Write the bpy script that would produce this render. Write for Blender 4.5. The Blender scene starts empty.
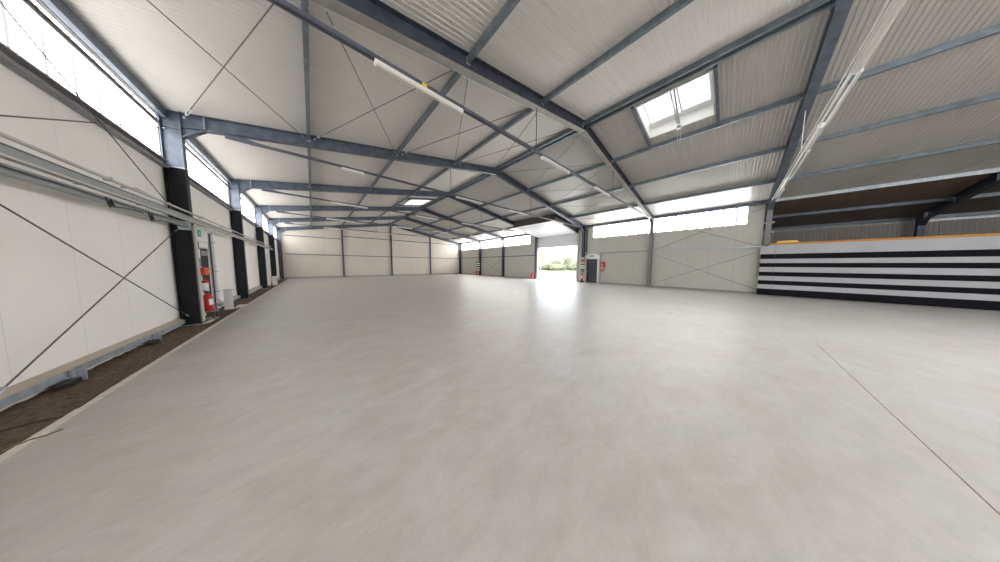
import bpy, bmesh, math, random
from mathutils import Vector, Matrix
random.seed(7)
S = bpy.context.scene
COL = S.collection
PI = math.pi

# ------------------------------------------------------------------ measures (metres)
H = 1.6                                      # eye height
XL, XR, XC = -2.33, 19.15, 8.30              # inner column faces, ridge
WL, WR = -2.66, 19.48                        # inner wall faces
FY = {-1: -6.60, 0: -1.18, 1: 4.305, 2: 9.658, 3: 15.279, 4: 20.924, 5: 26.181, 6: 31.94}
YB = 32.22                                   # end wall
YF = -17.8                                   # wall behind the camera
XE = 25.0                                    # low wall of the side aisle
SLOPE = 0.174
def zt(x): return 7.26 - SLOPE * abs(x - XC)     # top of the rafters, underside of the roof sheets

# ------------------------------------------------------------------ materials
def newmat(name):
    m = bpy.data.materials.new(name); m.use_nodes = True
    nt = m.node_tree; b = nt.nodes['Principled BSDF']
    return m, nt, b
def N(nt, t, **k):
    n = nt.nodes.new(t)
    for a, v in k.items(): setattr(n, a, v)
    return n
def mat(name, col, rough=0.6, metal=0.0, noise=0.0, nscale=8.0, spec=None, bump=0.0, stretch=(1, 1, 1)):
    m, nt, b = newmat(name)
    b.inputs['Base Color'].default_value = (*col, 1); b.inputs['Roughness'].default_value = rough; b.inputs['Metallic'].default_value = metal
    if spec is not None: b.inputs['Specular IOR Level'].default_value = spec
    if noise or bump:
        tc = N(nt, 'ShaderNodeTexCoord'); mp = N(nt, 'ShaderNodeMapping'); mp.inputs['Scale'].default_value = stretch
        nt.links.new(tc.outputs['Object'], mp.inputs['Vector'])
        nz = N(nt, 'ShaderNodeTexNoise'); nz.inputs['Scale'].default_value = nscale; nz.inputs['Detail'].default_value = 6
        nt.links.new(mp.outputs['Vector'], nz.inputs['Vector'])
        if noise:
            r = N(nt, 'ShaderNodeValToRGB')
            r.color_ramp.elements[0].position = .3; r.color_ramp.elements[1].position = .7
            r.color_ramp.elements[0].color = (*[max(0, c * (1 - noise)) for c in col], 1)
            r.color_ramp.elements[1].color = (*[min(1, c * (1 + noise)) for c in col], 1)
            nt.links.new(nz.outputs['Fac'], r.inputs['Fac']); nt.links.new(r.outputs['Color'], b.inputs['Base Color'])
        if bump:
            bp = N(nt, 'ShaderNodeBump'); bp.inputs['Strength'].default_value = bump; bp.inputs['Distance'].default_value = .02
            nt.links.new(nz.outputs['Fac'], bp.inputs['Height']); nt.links.new(bp.outputs['Normal'], b.inputs['Normal'])
    return m
def emit(name, col, strength, seam_axis=None, pitch=0.6, sw=.035, base=(.3, .3, .3), seam=.3):
    """milky daylight panel: glows with the day outside, with faint joints between the sheets"""
    m, nt, b = newmat(name)
    b.inputs['Base Color'].default_value = (*base, 1); b.inputs['Roughness'].default_value = .4
    b.inputs['Emission Color'].default_value = (*col, 1); b.inputs['Emission Strength'].default_value = strength
    if seam_axis is not None:
        f = joints(nt, seam_axis, pitch, sw)
        mx = N(nt, 'ShaderNodeMapRange'); mx.inputs[3].default_value = strength; mx.inputs[4].default_value = seam
        nt.links.new(f, mx.inputs[0]); nt.links.new(mx.outputs[0], b.inputs['Emission Strength'])
    return m
def joints(nt, axis, pitch, w):
    tc = N(nt, 'ShaderNodeTexCoord'); sp = N(nt, 'ShaderNodeSeparateXYZ'); nt.links.new(tc.outputs['Object'], sp.inputs[0])
    d = N(nt, 'ShaderNodeMath', operation='DIVIDE'); d.inputs[1].default_value = pitch; nt.links.new(sp.outputs[axis], d.inputs[0])
    fr = N(nt, 'ShaderNodeMath', operation='FRACT'); nt.links.new(d.outputs[0], fr.inputs[0])
    lt = N(nt, 'ShaderNodeMath', operation='LESS_THAN'); lt.inputs[1].default_value = w / pitch; nt.links.new(fr.outputs[0], lt.inputs[0])
    return lt.outputs[0]
def panelmat(name, col, axis, pitch=1.1, w=.012, rough=.5, dark=.72):
    """cream sandwich panel with upright joints"""
    m, nt, b = newmat(name)
    b.inputs['Roughness'].default_value = rough
    f = joints(nt, axis, pitch, w)
    tc = N(nt, 'ShaderNodeTexCoord'); nz = N(nt, 'ShaderNodeTexNoise'); nz.inputs['Scale'].default_value = .7; nz.inputs['Detail'].default_value = 5
    nt.links.new(tc.outputs['Object'], nz.inputs['Vector'])
    r = N(nt, 'ShaderNodeValToRGB'); r.color_ramp.elements[0].position = .3; r.color_ramp.elements[1].position = .7
    r.color_ramp.elements[0].color = (*[c * .97 for c in col], 1); r.color_ramp.elements[1].color = (*[c * 1.02 for c in col], 1)
    nt.links.new(nz.outputs['Fac'], r.inputs['Fac'])
    mx = N(nt, 'ShaderNodeMix', data_type='RGBA'); mx.inputs[7].default_value = (*[c * dark for c in col], 1)
    nt.links.new(f, mx.inputs[0]); nt.links.new(r.outputs['Color'], mx.inputs[6]); nt.links.new(mx.outputs[2], b.inputs['Base Color'])
    bp = N(nt, 'ShaderNodeBump', invert=True); bp.inputs['Strength'].default_value = .4; bp.inputs['Distance'].default_value = .01
    nt.links.new(f, bp.inputs['Height']); nt.links.new(bp.outputs['Normal'], b.inputs['Normal'])
    return m
def concrete():
    m, nt, b = newmat('power_floated_concrete')
    tc = N(nt, 'ShaderNodeTexCoord')
    def nz(sc, det, dist=0.0, st=(1, 1, 1), rough=.6):
        mp = N(nt, 'ShaderNodeMapping'); mp.inputs['Scale'].default_value = st; mp.inputs['Rotation'].default_value = (0, 0, .5)
        nt.links.new(tc.outputs['Object'], mp.inputs[0])
        n = N(nt, 'ShaderNodeTexNoise'); n.inputs['Scale'].default_value = sc; n.inputs['Detail'].default_value = det
        n.inputs['Roughness'].default_value = rough; n.inputs['Distortion'].default_value = dist
        nt.links.new(mp.outputs[0], n.inputs['Vector']); return n
    a = nz(.9, 10, .8, (1, 1.5, 1), .7); c = nz(2.6, 12, .5, (1, 1.8, 1), .78); e = nz(14, 8, .3, (1, 1.6, 1), .75)
    r1 = N(nt, 'ShaderNodeValToRGB'); r1.color_ramp.elements[0].position = .32; r1.color_ramp.elements[1].position = .68
    r1.color_ramp.elements[0].color = (.43, .395, .36, 1); r1.color_ramp.elements[1].color = (.485, .475, .465, 1)
    nt.links.new(a.outputs['Fac'], r1.inputs['Fac'])
    r2 = N(nt, 'ShaderNodeValToRGB'); r2.color_ramp.elements[0].position = .3; r2.color_ramp.elements[1].position = .62
    r2.color_ramp.elements[0].color = (.78, .78, .775, 1); r2.color_ramp.elements[1].color = (1, 1, 1, 1)
    nt.links.new(c.outputs['Fac'], r2.inputs['Fac'])
    m1 = N(nt, 'ShaderNodeMix', data_type='RGBA', blend_type='MULTIPLY'); m1.inputs[0].default_value = .9
    nt.links.new(r1.outputs[0], m1.inputs[6]); nt.links.new(r2.outputs[0], m1.inputs[7])
    r3 = N(nt, 'ShaderNodeValToRGB'); r3.color_ramp.elements[0].position = .28; r3.color_ramp.elements[1].position = .45
    r3.color_ramp.elements[0].color = (.88, .88, .88, 1); r3.color_ramp.elements[1].color = (1, 1, 1, 1)
    nt.links.new(e.outputs['Fac'], r3.inputs['Fac'])
    m2 = N(nt, 'ShaderNodeMix', data_type='RGBA', blend_type='MULTIPLY'); m2.inputs[0].default_value = .8
    nt.links.new(m1.outputs[2], m2.inputs[6]); nt.links.new(r3.outputs[0], m2.inputs[7])
    nt.links.new(m2.outputs[2], b.inputs['Base Color'])
    mr = N(nt, 'ShaderNodeMapRange'); mr.inputs[3].default_value = .34; mr.inputs[4].default_value = .52
    b.inputs['Specular IOR Level'].default_value = .42
    nt.links.new(c.outputs['Fac'], mr.inputs[0]); nt.links.new(mr.outputs[0], b.inputs['Roughness'])
    bp = N(nt, 'ShaderNodeBump'); bp.inputs['Strength'].default_value = .06; bp.inputs['Distance'].default_value = .02
    nt.links.new(c.outputs['Fac'], bp.inputs['Height']); nt.links.new(bp.outputs['Normal'], b.inputs['Normal'])
    return m

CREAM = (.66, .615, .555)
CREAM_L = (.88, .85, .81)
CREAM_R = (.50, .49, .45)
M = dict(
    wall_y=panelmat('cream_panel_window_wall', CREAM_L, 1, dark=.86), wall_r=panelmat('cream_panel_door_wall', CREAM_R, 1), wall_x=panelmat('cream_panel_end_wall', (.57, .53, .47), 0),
    roof=mat('ribbed_roof_sheet', (.60, .575, .54), .42, 0, .03, .8), roof_dim=mat('ribbed_roof_sheet_dimmed', (.43, .41, .385), .33, 0, .03, .8), roof_aisle=mat('brown_roof_sheet', (.20, .145, .105), .5, 0, .03, .8),  # door side slope: same sheet, shade put in as a darker colour
    floor=concrete(),
    soil=mat('dark_gravel', (.125, .090, .062), .95, 0, .55, 26, bump=1.0),
    edge=mat('pale_slab_edge', (.62, .58, .53), .7, 0, .1, 12),
    steel=mat('galvanised_steel', (.115, .14, .18), .45, .4, .25, 5),
    column_grey=mat('column_grey_steel', (.20, .205, .215), .5, .2, .15, 4),
    purlin=mat('purlin_galvanised', (.155, .19, .22), .42, .4, .25, 5),
    steel_d=mat('dark_galvanised_steel', (.065, .078, .105), .45, .4, .25, 5),
    zinc=mat('bright_zinc', (.42, .47, .52), .38, .5, .2, 9),
    black_b=mat('blue_black_steel_paint', (.016, .021, .030), .5, 0, .35, 3, spec=.25),
    black=mat('black_steel_paint', (.010, .011, .013), .5, 0, .35, 3, spec=.25),
    brace=mat('brace_rod_steel', (.11, .105, .10), .5, .3),
    buckle=mat('turnbuckle_zinc', (.55, .60, .56), .4, .4),
    lit_flange=mat('floor_lit_rafter_flange', (.30, .285, .26), .5, .2, .15, 4),  # pale tone stands in for floor light on the first rafters' underside
    tie=mat('tie_bar_steel', (.10, .11, .14), .45, .35, .2, 6),
    white=mat('white_enamel', (.78, .78, .77), .35),
    duct=mat('grey_white_cable_duct', (.52, .50, .46), .5),
    girt=mat('dark_grey_girt', (.27, .26, .275), .5, .1, .12, 6),
    greymetal=mat('grey_green_rail', (.30, .33, .33), .5, .35, .15, 6),
    beige=mat('beige_flashing', (.46, .40, .32), .6),
    wframe=mat('window_grey_frame', (.50, .49, .47), .5),
    darkdoor=mat('dark_blue_door_paint', (.022, .026, .045), .4),
    pink=mat('faded_pink', (.62, .30, .28), .5), red_o=mat('alarm_orange_red', (.68, .045, .012), .4),
    red=mat('fire_red', (.55, .012, .012), .35), orange=mat('signal_orange', (.75, .13, .02), .45),
    yellow=mat('signal_yellow', (.80, .55, .04), .5), green=mat('safety_green', (.02, .32, .13), .5),
    blackp=mat('matt_black', (.012, .012, .014), .5), grey=mat('mid_grey', (.25, .25, .25), .5),
    stripe_w=mat('partition_white', (.44, .45, .48), .6, 0, .02, 1, spec=.25), stripe_b=mat('partition_black', (.010, .009, .014), .8, spec=.1),
    wood=mat('raw_timber', (.52, .24, .055), .7, 0, .2, 9, stretch=(1, .1, 1)), wood_l=mat('pale_timber', (.88, .58, .14), .6, 0, .15, 9, stretch=(1, .1, 1)),
    brown=mat('dark_brown_door_skin', (.055, .040, .034), .5, 0, .2, 3),
    gate=mat('pale_door_section', (.62, .64, .66), .4),
    window=emit('milky_daylight_panel', (1.0, .985, .96), 2.4, 1, .515, seam=.17, sw=.055),
    window_left_far=emit('milky_daylight_panel_far', (1.0, .985, .96), 3.6, 1, .62, seam=.2, sw=.05),
    window_fill=emit('front_fill_panel', (1.0, .985, .96), 1.6, 0, .62),  # glow of the added front glazing, fill for the near hall
    window_right=emit('milky_daylight_panel_door_wall', (1.0, .985, .96), 5.0, 1, .58, seam=.17, sw=.105),
    window_far=emit('milky_daylight_panel_door_wall_far', (1.0, .96, .92), 7.5, 1, .62, seam=.2, sw=.08),  # bands past the loading door, glow raised to lighten the far hall
    lamp=mat('lamp_diffuser', (.62, .60, .56), .35),
    skyl=emit('skylight_dome', (.96, .98, 1.0), .8),
    skyl_fill=emit('skylight_fill_glow', (.96, .98, 1.0), 6.5),  # glow of the added skylights out of view, fill light
    sheet=mat('grey_profiled_sheet', (.30, .275, .26), .5, 0, .05, 1),
    cable=mat('black_cable', (.02, .015, .012), .6), copper=mat('brown_cable', (.22, .13, .06), .6),
    dark=mat('dark_gap', (.02, .02, .02), .8),
    pave=mat('pale_yard', (.62, .60, .56), .9, 0, .1, .6), grass=mat('dry_grass', (.050, .050, .021), .9, 0, .3, 2.5, bump=.5),
    leaf=mat('bush_green', (.044, .048, .019), .8, 0, .5, 3), rooftile=mat('red_roof_tile', (.13, .035, .025), .7), plaster=mat('house_plaster', (.35, .33, .30), .8),
    joint=mat('floor_joint_filler', (.20, .13, .10), .8),
)

# ------------------------------------------------------------------ mesh helpers
class MB:
    def __init__(s): s.v = []; s.f = []; s.m = []; s.log = []
    def add(s, vs, fs, mi=0):
        b = len(s.v); s.log.append((b, len(s.f))); s.v += [tuple(p) for p in vs]; s.f += [tuple(i + b for i in f) for f in fs]; s.m += [mi] * len(fs); return s
    def parts(s):
        L = s.log + [(len(s.v), len(s.f))]
        return [(L[i][0], L[i + 1][0], L[i][1], L[i + 1][1]) for i in range(len(L) - 1)]
    def box(s, x0, x1, y0, y1, z0, z1, mi=0):
        vs = [(x, y, z) for x in (x0, x1) for y in (y0, y1) for z in (z0, z1)]
        return s.add(vs, [(0, 1, 3, 2), (4, 6, 7, 5), (0, 4, 5, 1), (2, 3, 7, 6), (0, 2, 6, 4), (1, 5, 7, 3)], mi)
    def sweep(s, pa, pb, mi=0):
        """closed outline pa joined to the like outline pb, capped"""
        n = len(pa)
        return s.add(list(pa) + list(pb), [(i, (i + 1) % n, n + (i + 1) % n, n + i) for i in range(n)] + [tuple(range(n))[::-1], tuple(range(n, 2 * n))], mi)
    def tube(s, p0, p1, r, n=8, mi=0, r1=None):
        p0, p1 = Vector(p0), Vector(p1); d = (p1 - p0).normalized()
        a = d.cross(Vector((0, 0, 1)) if abs(d.z) < .9 else Vector((1, 0, 0))).normalized(); c = d.cross(a); r1 = r if r1 is None else r1
        ring = lambda p, q: [p + q * (a * math.cos(2 * PI * i / n) + c * math.sin(2 * PI * i / n)) for i in range(n)]
        return s.sweep(ring(p0, r), ring(p1, r1), mi)
    def path(s, pts, r, n=8, mi=0):
        pts = [Vector(p) for p in pts]; rings = []
        for i, p in enumerate(pts):
            d = (pts[min(i + 1, len(pts) - 1)] - pts[max(i - 1, 0)]).normalized()
            a = d.cross(Vector((0, 0, 1)) if abs(d.z) < .95 else Vector((1, 0, 0))).normalized(); c = d.cross(a)
            rings.append([p + r * (a * math.cos(2 * PI * k / n) + c * math.sin(2 * PI * k / n)) for k in range(n)])
        vs = [q for g in rings for q in g]; fs = []
        for i in range(len(pts) - 1):
            fs += [(i * n + k, i * n + (k + 1) % n, (i + 1) * n + (k + 1) % n, (i + 1) * n + k) for k in range(n)]
        fs += [tuple(range(n))[::-1], tuple(range((len(pts) - 1) * n, len(pts) * n))]
        return s.add(vs, fs, mi)
    def bar(s, p0, p1, w, h, mi=0):
        """rectangular bar, h measured as near upright as can be"""
        p0, p1 = Vector(p0), Vector(p1); d = (p1 - p0).normalized()
        a = d.cross(Vector((0, 0, 1)) if abs(d.z) < .95 else Vector((1, 0, 0))).normalized() * w / 2; c = a.cross(d).normalized() * h / 2
        o = lambda p: [p - a - c, p + a - c, p + a + c, p - a + c]
        return s.sweep(o(p0), o(p1), mi)
    def prism(s, poly, axis, a, b, mi=0):
        """outline in the two other axes, drawn out along axis from a to b"""
        def P(q, t): return {0: (t, q[0], q[1]), 1: (q[0], t, q[1]), 2: (q[0], q[1], t)}[axis]
        return s.sweep([P(q, a) for q in poly], [P(q, b) for q in poly], mi)
    def build(s, name, mats, parent=None, smooth=False, bevel=0):
        me = bpy.data.meshes.new(name); me.from_pydata(s.v, [], s.f)
        for m in (mats if isinstance(mats, (list, tuple)) else [mats]): me.materials.append(m)
        me.polygons.foreach_set('material_index', s.m)
        bm = bmesh.new(); bm.from_mesh(me); bmesh.ops.recalc_face_normals(bm, faces=bm.faces[:]); bm.to_mesh(me); bm.free()
        if smooth:
            for p in me.polygons: p.use_smooth = True
            if hasattr(me, 'set_sharp_from_angle'): me.set_sharp_from_angle(angle=.7)
        o = bpy.data.objects.new(name, me); COL.objects.link(o)
        if bevel:
            bv = o.modifiers.new('edge', 'BEVEL'); bv.width = bevel; bv.segments = 2; bv.limit_method = 'ANGLE'
        if parent is not None:
            o.parent = parent; o.matrix_parent_inverse = Matrix.Translation(-parent.location)
        return o
def pieces(mb, name, mats, parent, **k):
    """every separately added body becomes an object of its own"""
    out = []
    for (v0, v1, f0, f1) in mb.parts():
        q = MB(); q.v = mb.v[v0:v1]; q.f = [tuple(i - v0 for i in f) for f in mb.f[f0:f1]]; q.m = mb.m[f0:f1]
        out.append(q.build(name, mats, parent, **k))
    return out
def I_outline(c, d, bw, tf, tw):
    """I section centred on c=(u,v): depth d along u, width bw along v"""
    u, v = c; h = d / 2; b = bw / 2; t = tw / 2
    return [(u - h, v - b), (u - h + tf, v - b), (u - h + tf, v - t), (u + h - tf, v - t), (u + h - tf, v - b), (u + h, v - b), (u + h, v + b), (u + h - tf, v + b), (u + h - tf, v + t), (u - h + tf, v + t), (u - h + tf, v + b), (u - h, v + b)]
def tag(o, label, cat, group=None, kind='thing'):
    o['label'] = label; o['category'] = cat; o['kind'] = kind
    if group: o['group'] = group
    return o
def thing(name, label, cat, loc=(0, 0, 0), group=None):
    o = bpy.data.objects.new(name, None); COL.objects.link(o); o.location = loc; o.empty_display_size = .2
    return tag(o, label, cat, group)
def struct(o): o['kind'] = 'structure'; return o
def lab(o, t): o['label'] = t; return o
ORD = ['first', 'second', 'third', 'fourth', 'fifth', 'sixth', 'seventh', 'eighth', 'ninth']

# ------------------------------------------------------------------ floor and ground
b = MB(); b.box(-1.93, WR + .12, YF, YB, -.3, 0); b.box(WR + .12, XE, YF, -.95, -.3, 0)
struct(b.build('floor', M['floor']))
tr = MB().box(-2.0, -1.93, YF, YB, -.3, .004); struct(tr.build('trim_1', M['edge']))
# gravel strip: a bumpy bed
b = MB(); nx, ny = 7, 500; ys = [YF + (YB - YF) * j / ny for j in range(ny + 1)]
vs = [(-2.655 + .655 * i / nx, y, -.055 + random.uniform(-.014, .014)) for y in ys for i in range(nx + 1)]
b.add(vs, [(j * (nx + 1) + i, j * (nx + 1) + i + 1, (j + 1) * (nx + 1) + i + 1, (j + 1) * (nx + 1) + i) for j in range(ny) for i in range(nx)])
b.box(-2.655, -2.0, YF, YB, -.3, -.08)
o = b.build('gravel_strip', M['soil']); tag(o, 'dark brown gravel strip between the long wall and the concrete slab', 'gravel', kind='stuff')
for k, (p, m, l) in enumerate([
        ([(-2.62, 4.35, -.02), (-2.35, 4.62, -.03), (-2.2, 4.66, -.03), (-2.02, 4.62, -.02), (-1.99, 4.75, .012), (-2.0, 5.0, .012)], 'cable', 'thin black cable lying across the gravel strip'),
        ([(-2.35, 3.7, -.03), (-2.12, 3.98, -.02), (-2.02, 4.06, .0), (-1.97, 4.12, .012), (-1.90, 4.14, .008), (-1.86, 4.20, .008)], 'copper', 'brown cable end lying over the pale slab edge')]):
    tag(MB().path(p, .006, 6).build('cable', M[m], smooth=True), l, 'cable')
o = MB().box(-1.90, 7.8, -1.259, -1.251, -.01, .0015).build('floor_joint', M['joint']); struct(o)
o.name = 'trim_2'
# outdoors
o = MB().box(WR + .13, 24, -.9, 60, -.5, -.02).build('ground', M['pave']); struct(o)
b = MB(); g = 26
vs = [(24 + 69 * i / g, 4 + 96 * j / g, -.02 + .05 * i + .08 * random.random()) for j in range(g + 1) for i in range(g + 1)]
b.add(vs, [(j * (g + 1) + i, j * (g + 1) + i + 1, (j + 1) * (g + 1) + i + 1, (j + 1) * (g + 1) + i) for j in range(g) for i in range(g)])
tag(b.build('grass_field', M['grass']), 'sunlit yellow green grass beyond the open loading door', 'grass', kind='stuff')
def bush(x, y, r, h, label):
    bm = bmesh.new(); bmesh.ops.create_icosphere(bm, subdivisions=4, radius=1)
    rnd = random.Random(int(x * 100 + y)); c = [(Vector((rnd.uniform(-1, 1), rnd.uniform(-1, 1), rnd.uniform(-.2, 1))).normalized(), rnd.uniform(.1, .35)) for _ in range(14)]
    for v in bm.verts:
        n = v.co.normalized(); k = 1 + sum(a * max(0, n.dot(q)) ** 8 for q, a in c) + rnd.uniform(-.06, .06)
        v.co = Vector((n.x * r * k, n.y * r * k, max(-.35, n.z) * h * k))
    me = bpy.data.meshes.new('bush'); bm.to_mesh(me); bm.free(); me.materials.append(M['leaf'])
    o = bpy.data.objects.new('bush', me); COL.objects.link(o); o.location = (x, y, .02 * (x - 24) + h * .25)
    tag(o, label, 'bush', 'bushes on the grass outside')
for x, y, r, h, l in [(44, 31.6, 1.5, 1.3, 'round green bush nearest the left jamb of the open loading door'),
                      (48, 31.9, 1.4, 1.9, 'dark green bush below the red roof seen through the loading door'),
                      (44, 27.6, 1.5, 1.1, 'low green bush in the middle of the loading door view'),
                      (52, 29.4, 1.9, 1.7, 'green bush right of the middle of the loading door view'),
                      (47, 24.4, 1.7, 1.5, 'green bush beside the right jamb of the open loading door')]: bush(x, y, r, h, l)
M['banner'] = mat('banner_yellow', (.12, .085, .02), .6)
h = thing('house', 'low pale house with red tiled roof far beyond the grass', 'house', (78, 54, 2))
b = MB().box(74, 82, 46, 56, 1.2, 3.9); b.build('wall', M['plaster'], h)
MB().prism([(73.5, 3.9), (82.5, 3.9), (78, 5.1)], 1, 45.5, 56.5).build('roof', M['rooftile'], h)
sg = thing('advertising_banner', 'upright plain yellow banner on a post outside the loading door', 'banner', (40, 29.9, .3))
MB().tube((40, 30.3, -.1), (40, 30.3, 4.6), .05, 8).build('post', M['grey'], sg)
MB().box(39.97, 40.03, 29.35, 30.25, 2.5, 4.4).build('cloth', M['banner'], sg)

# ------------------------------------------------------------------ walls
W_LO, W_HI = 4.14, 5.05
W_TOP = 5.22                      # daylight band
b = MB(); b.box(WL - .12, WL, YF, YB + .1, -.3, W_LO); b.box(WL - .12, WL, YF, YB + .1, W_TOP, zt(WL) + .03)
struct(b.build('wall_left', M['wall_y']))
# right long wall: openings for the loading door and the daylight bands
RW = [(-.42, 8.88), (16.40, 31.75)]
def seg(b, y0, y1, z0, z1): b.box(WR, WR + .12, y0, y1, z0, z1)
GY0, GY1, GZ = 10.36, 15.14, 3.55
b = MB()
seg(b, -1.02, GY0, -.3, W_LO); seg(b, GY1, YB + .1, -.3, W_LO)
seg(b, -1.02, -.42, W_LO, W_HI + .12); seg(b, 8.88, GY0, W_LO, W_HI + .12); seg(b, GY1, 16.40, W_LO, W_HI + .12); seg(b, 31.75, YB + .1, W_LO, W_HI + .12)
seg(b, GY0, GY1, GZ, W_HI + .12); seg(b, -1.02, YB + .1, W_HI + .12, zt(WR) + .03)
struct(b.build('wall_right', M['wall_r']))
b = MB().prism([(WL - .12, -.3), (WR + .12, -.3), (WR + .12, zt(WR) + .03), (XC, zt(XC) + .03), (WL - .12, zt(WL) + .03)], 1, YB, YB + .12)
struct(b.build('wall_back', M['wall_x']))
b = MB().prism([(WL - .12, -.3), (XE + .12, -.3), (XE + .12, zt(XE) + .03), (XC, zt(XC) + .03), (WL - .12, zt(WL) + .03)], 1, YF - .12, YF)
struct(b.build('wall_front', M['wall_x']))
# side aisle: its end wall and its low profiled long wall
b = MB().prism([(WR + .125, -.3), (XE + .12, -.3), (XE + .12, zt(XE) + .03), (WR + .125, zt(WR + .125) + .03)], 1, -.95, -.83)
struct(b.build('wall_aisle_end', M['sheet']))
b = MB(); n = 0; y = YF; prof = []
while y < -.95:
    prof += [(XE, y), (XE, y + .06), (XE + .012, y + .075), (XE + .012, y + .12)]; y += .135
prof = [(a, min(c, -.95)) for a, c in prof]
b.sweep([(a, c, -.3) for a, c in prof] + [(XE + .14, -.95, -.3), (XE + .14, YF, -.3)], [(a, c, zt(XE)) for a, c in prof] + [(XE + .14, -.95, zt(XE)), (XE + .14, YF, zt(XE))])
struct(b.build('wall_aisle', M['sheet']))
# dark foot line along the end wall and the right wall
struct(MB().box(XL, XR, YB - .05, YB, 0, .16).build('baseboard_back', M['greymetal']))
b = MB(); b.box(WR - .03, WR, -1.0, 8.06, 0, .10); b.box(WR - .03, WR, GY1 + .15, YB, 0, .10); struct(b.build('baseboard_right', M['girt']))

# ------------------------------------------------------------------ roof: ribbed sheets, with holes for the skylights
SK = [('right', 8.72, 10.62, .72, 2.66), ('left', 6.20, 7.90, 17.45, 19.85), ('right', 8.72, 10.62, -5.7, -3.8), ('right', 8.72, 10.62, -12.1, -10.0), ('left', 5.9, 7.9, -4.6, -2.4), ('left', 2.95, 5.5, -10.4, -8.0)]  # all after the first two are unseen, added to brighten the hall
def ribbed(b, x0, x1, y0, y1, pitch=.10):
    h = .008 if x0 < XC - .1 else .011
    n = max(1, round((y1 - y0) / pitch)); p = (y1 - y0) / n; prof = []
    for i in range(n):
        q = y0 + i * p
        prof += [(q, 0), (q + p * .42, 0), (q + p * .52, h), (q + p * .9, h)]
    prof.append((y1, 0)); m = len(prof)
    vs = [(x0, a, zt(x0) + c) for a, c in prof] + [(x1, a, zt(x1) + c) for a, c in prof]
    b.add(vs, [(i, i + 1, m + i + 1, m + i) for i in range(m - 1)])
    # outer skin
    b.add([(x0, y0, zt(x0) + .12), (x1, y0, zt(x1) + .12), (x1, y1, zt(x1) + .12), (x0, y1, zt(x0) + .12)], [(0, 1, 2, 3)])
def roof(name, x0, x1, side, y0=YF - .1, y1=YB + .1):
    b = MB(); hs = sorted([h for h in SK if h[0] == side], key=lambda h: h[3]); y = y0
    for _, hx0, hx1, hy0, hy1 in hs:
        ribbed(b, x0, x1, y, hy0); ribbed(b, x0, hx0, hy0, hy1); ribbed(b, hx1, x1, hy0, hy1); y = hy1
    ribbed(b, x0, x1, y, y1)
    return b
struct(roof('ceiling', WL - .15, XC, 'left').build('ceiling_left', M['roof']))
struct(roof('ceiling', XC, WR + .16, 'right').build('ceiling_right', M['roof_dim']))
b = MB(); ribbed(b, WR + .16, XE + .2, YF - .1, -.8); struct(b.build('ceiling_aisle', M['roof_aisle']))

def skylight(n, side, x0, x1, y0, y1, detail):
    w = struct(MB().add([(x0, y0, zt(x0) + .42), (x1, y0, zt(x1) + .42), (x1, y1, zt(x1) + .42), (x0, y1, zt(x0) + .42), (x0, y0, zt(x0) + .46), (x1, y0, zt(x1) + .46), (x1, y1, zt(x1) + .46), (x0, y1, zt(x0) + .46)],
               [(0, 1, 2, 3), (4, 5, 6, 7), (0, 1, 5, 4), (1, 2, 6, 5), (2, 3, 7, 6), (3, 0, 4, 7)]).build(f'window_{n}', M['skyl' if n < 22 else 'skyl_fill']))
    f = MB(); t = .05
    def curb(xa, xb, ya, yb, lo, hi): f.sweep([(xa, ya, zt(xa) + lo), (xb, ya, zt(xb) + lo), (xb, yb, zt(xb) + lo), (xa, yb, zt(xa) + lo)], [(xa, ya, zt(xa) + hi), (xb, ya, zt(xb) + hi), (xb, yb, zt(xb) + hi), (xa, yb, zt(xa) + hi)])
    for a in ((x0, x1, y0, y0 + t), (x0, x1, y1 - t, y1), (x0, x0 + t, y0 + t, y1 - t), (x1 - t, x1, y0 + t, y1 - t)): curb(*a, -.03, .42)
    f.build('curb', M['white'], w)
    if detail:
        f = MB(); ym = (y0 + y1) / 2
        curb2 = curb
        for ya, yb in ((y0 + .09, ym - .06), (ym + .06, y1 - .09)):
            xa, xb, q = x0 + .10, x1 - .30, .05
            for a in ((xa, xb, ya, ya + q), (xa, xb, yb - q, yb), (xa, xa + q, ya + q, yb - q), (xb - q, xb, ya + q, yb - q)): curb2(*a, .32, .42)
        pieces(f, 'sash', M['white'], w)
        f = MB(); curb2(x1 - .28, x1 - .05, y0 + .05, y1 - .05, .33, .40); f.build('sill', M['white'], w)
        f = MB(); xm = x0 + .35
        f.bar((x1 - .12, ym, zt(x1) + .1), (xm, ym - .02, zt(xm) + .38), .05, .05); f.bar((x1 - .12, ym + .05, zt(x1) + .1), (xm, ym + .10, zt(xm) + .38), .025, .025)
        f.build('opener', M['zinc'], w)
        f = MB(); f.box(x1 - .05, x1 + .02, ym - .05, ym + .07, zt(x1) - .08, zt(x1) + .06)
        f.tube((x1 + .03, ym - .04, zt(x1)), (x1 + .05, ym - .04, zt(x1) - .62), .006, 6); f.tube((x1 + .03, ym + .04, zt(x1)), (x1 + .05, ym + .04, zt(x1) - .45), .006, 6)
        pieces(f, 'pull_cord', M['white'], w)
    return w
for i, h in enumerate(SK): skylight(20 + i, *h, i == 0)

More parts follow.
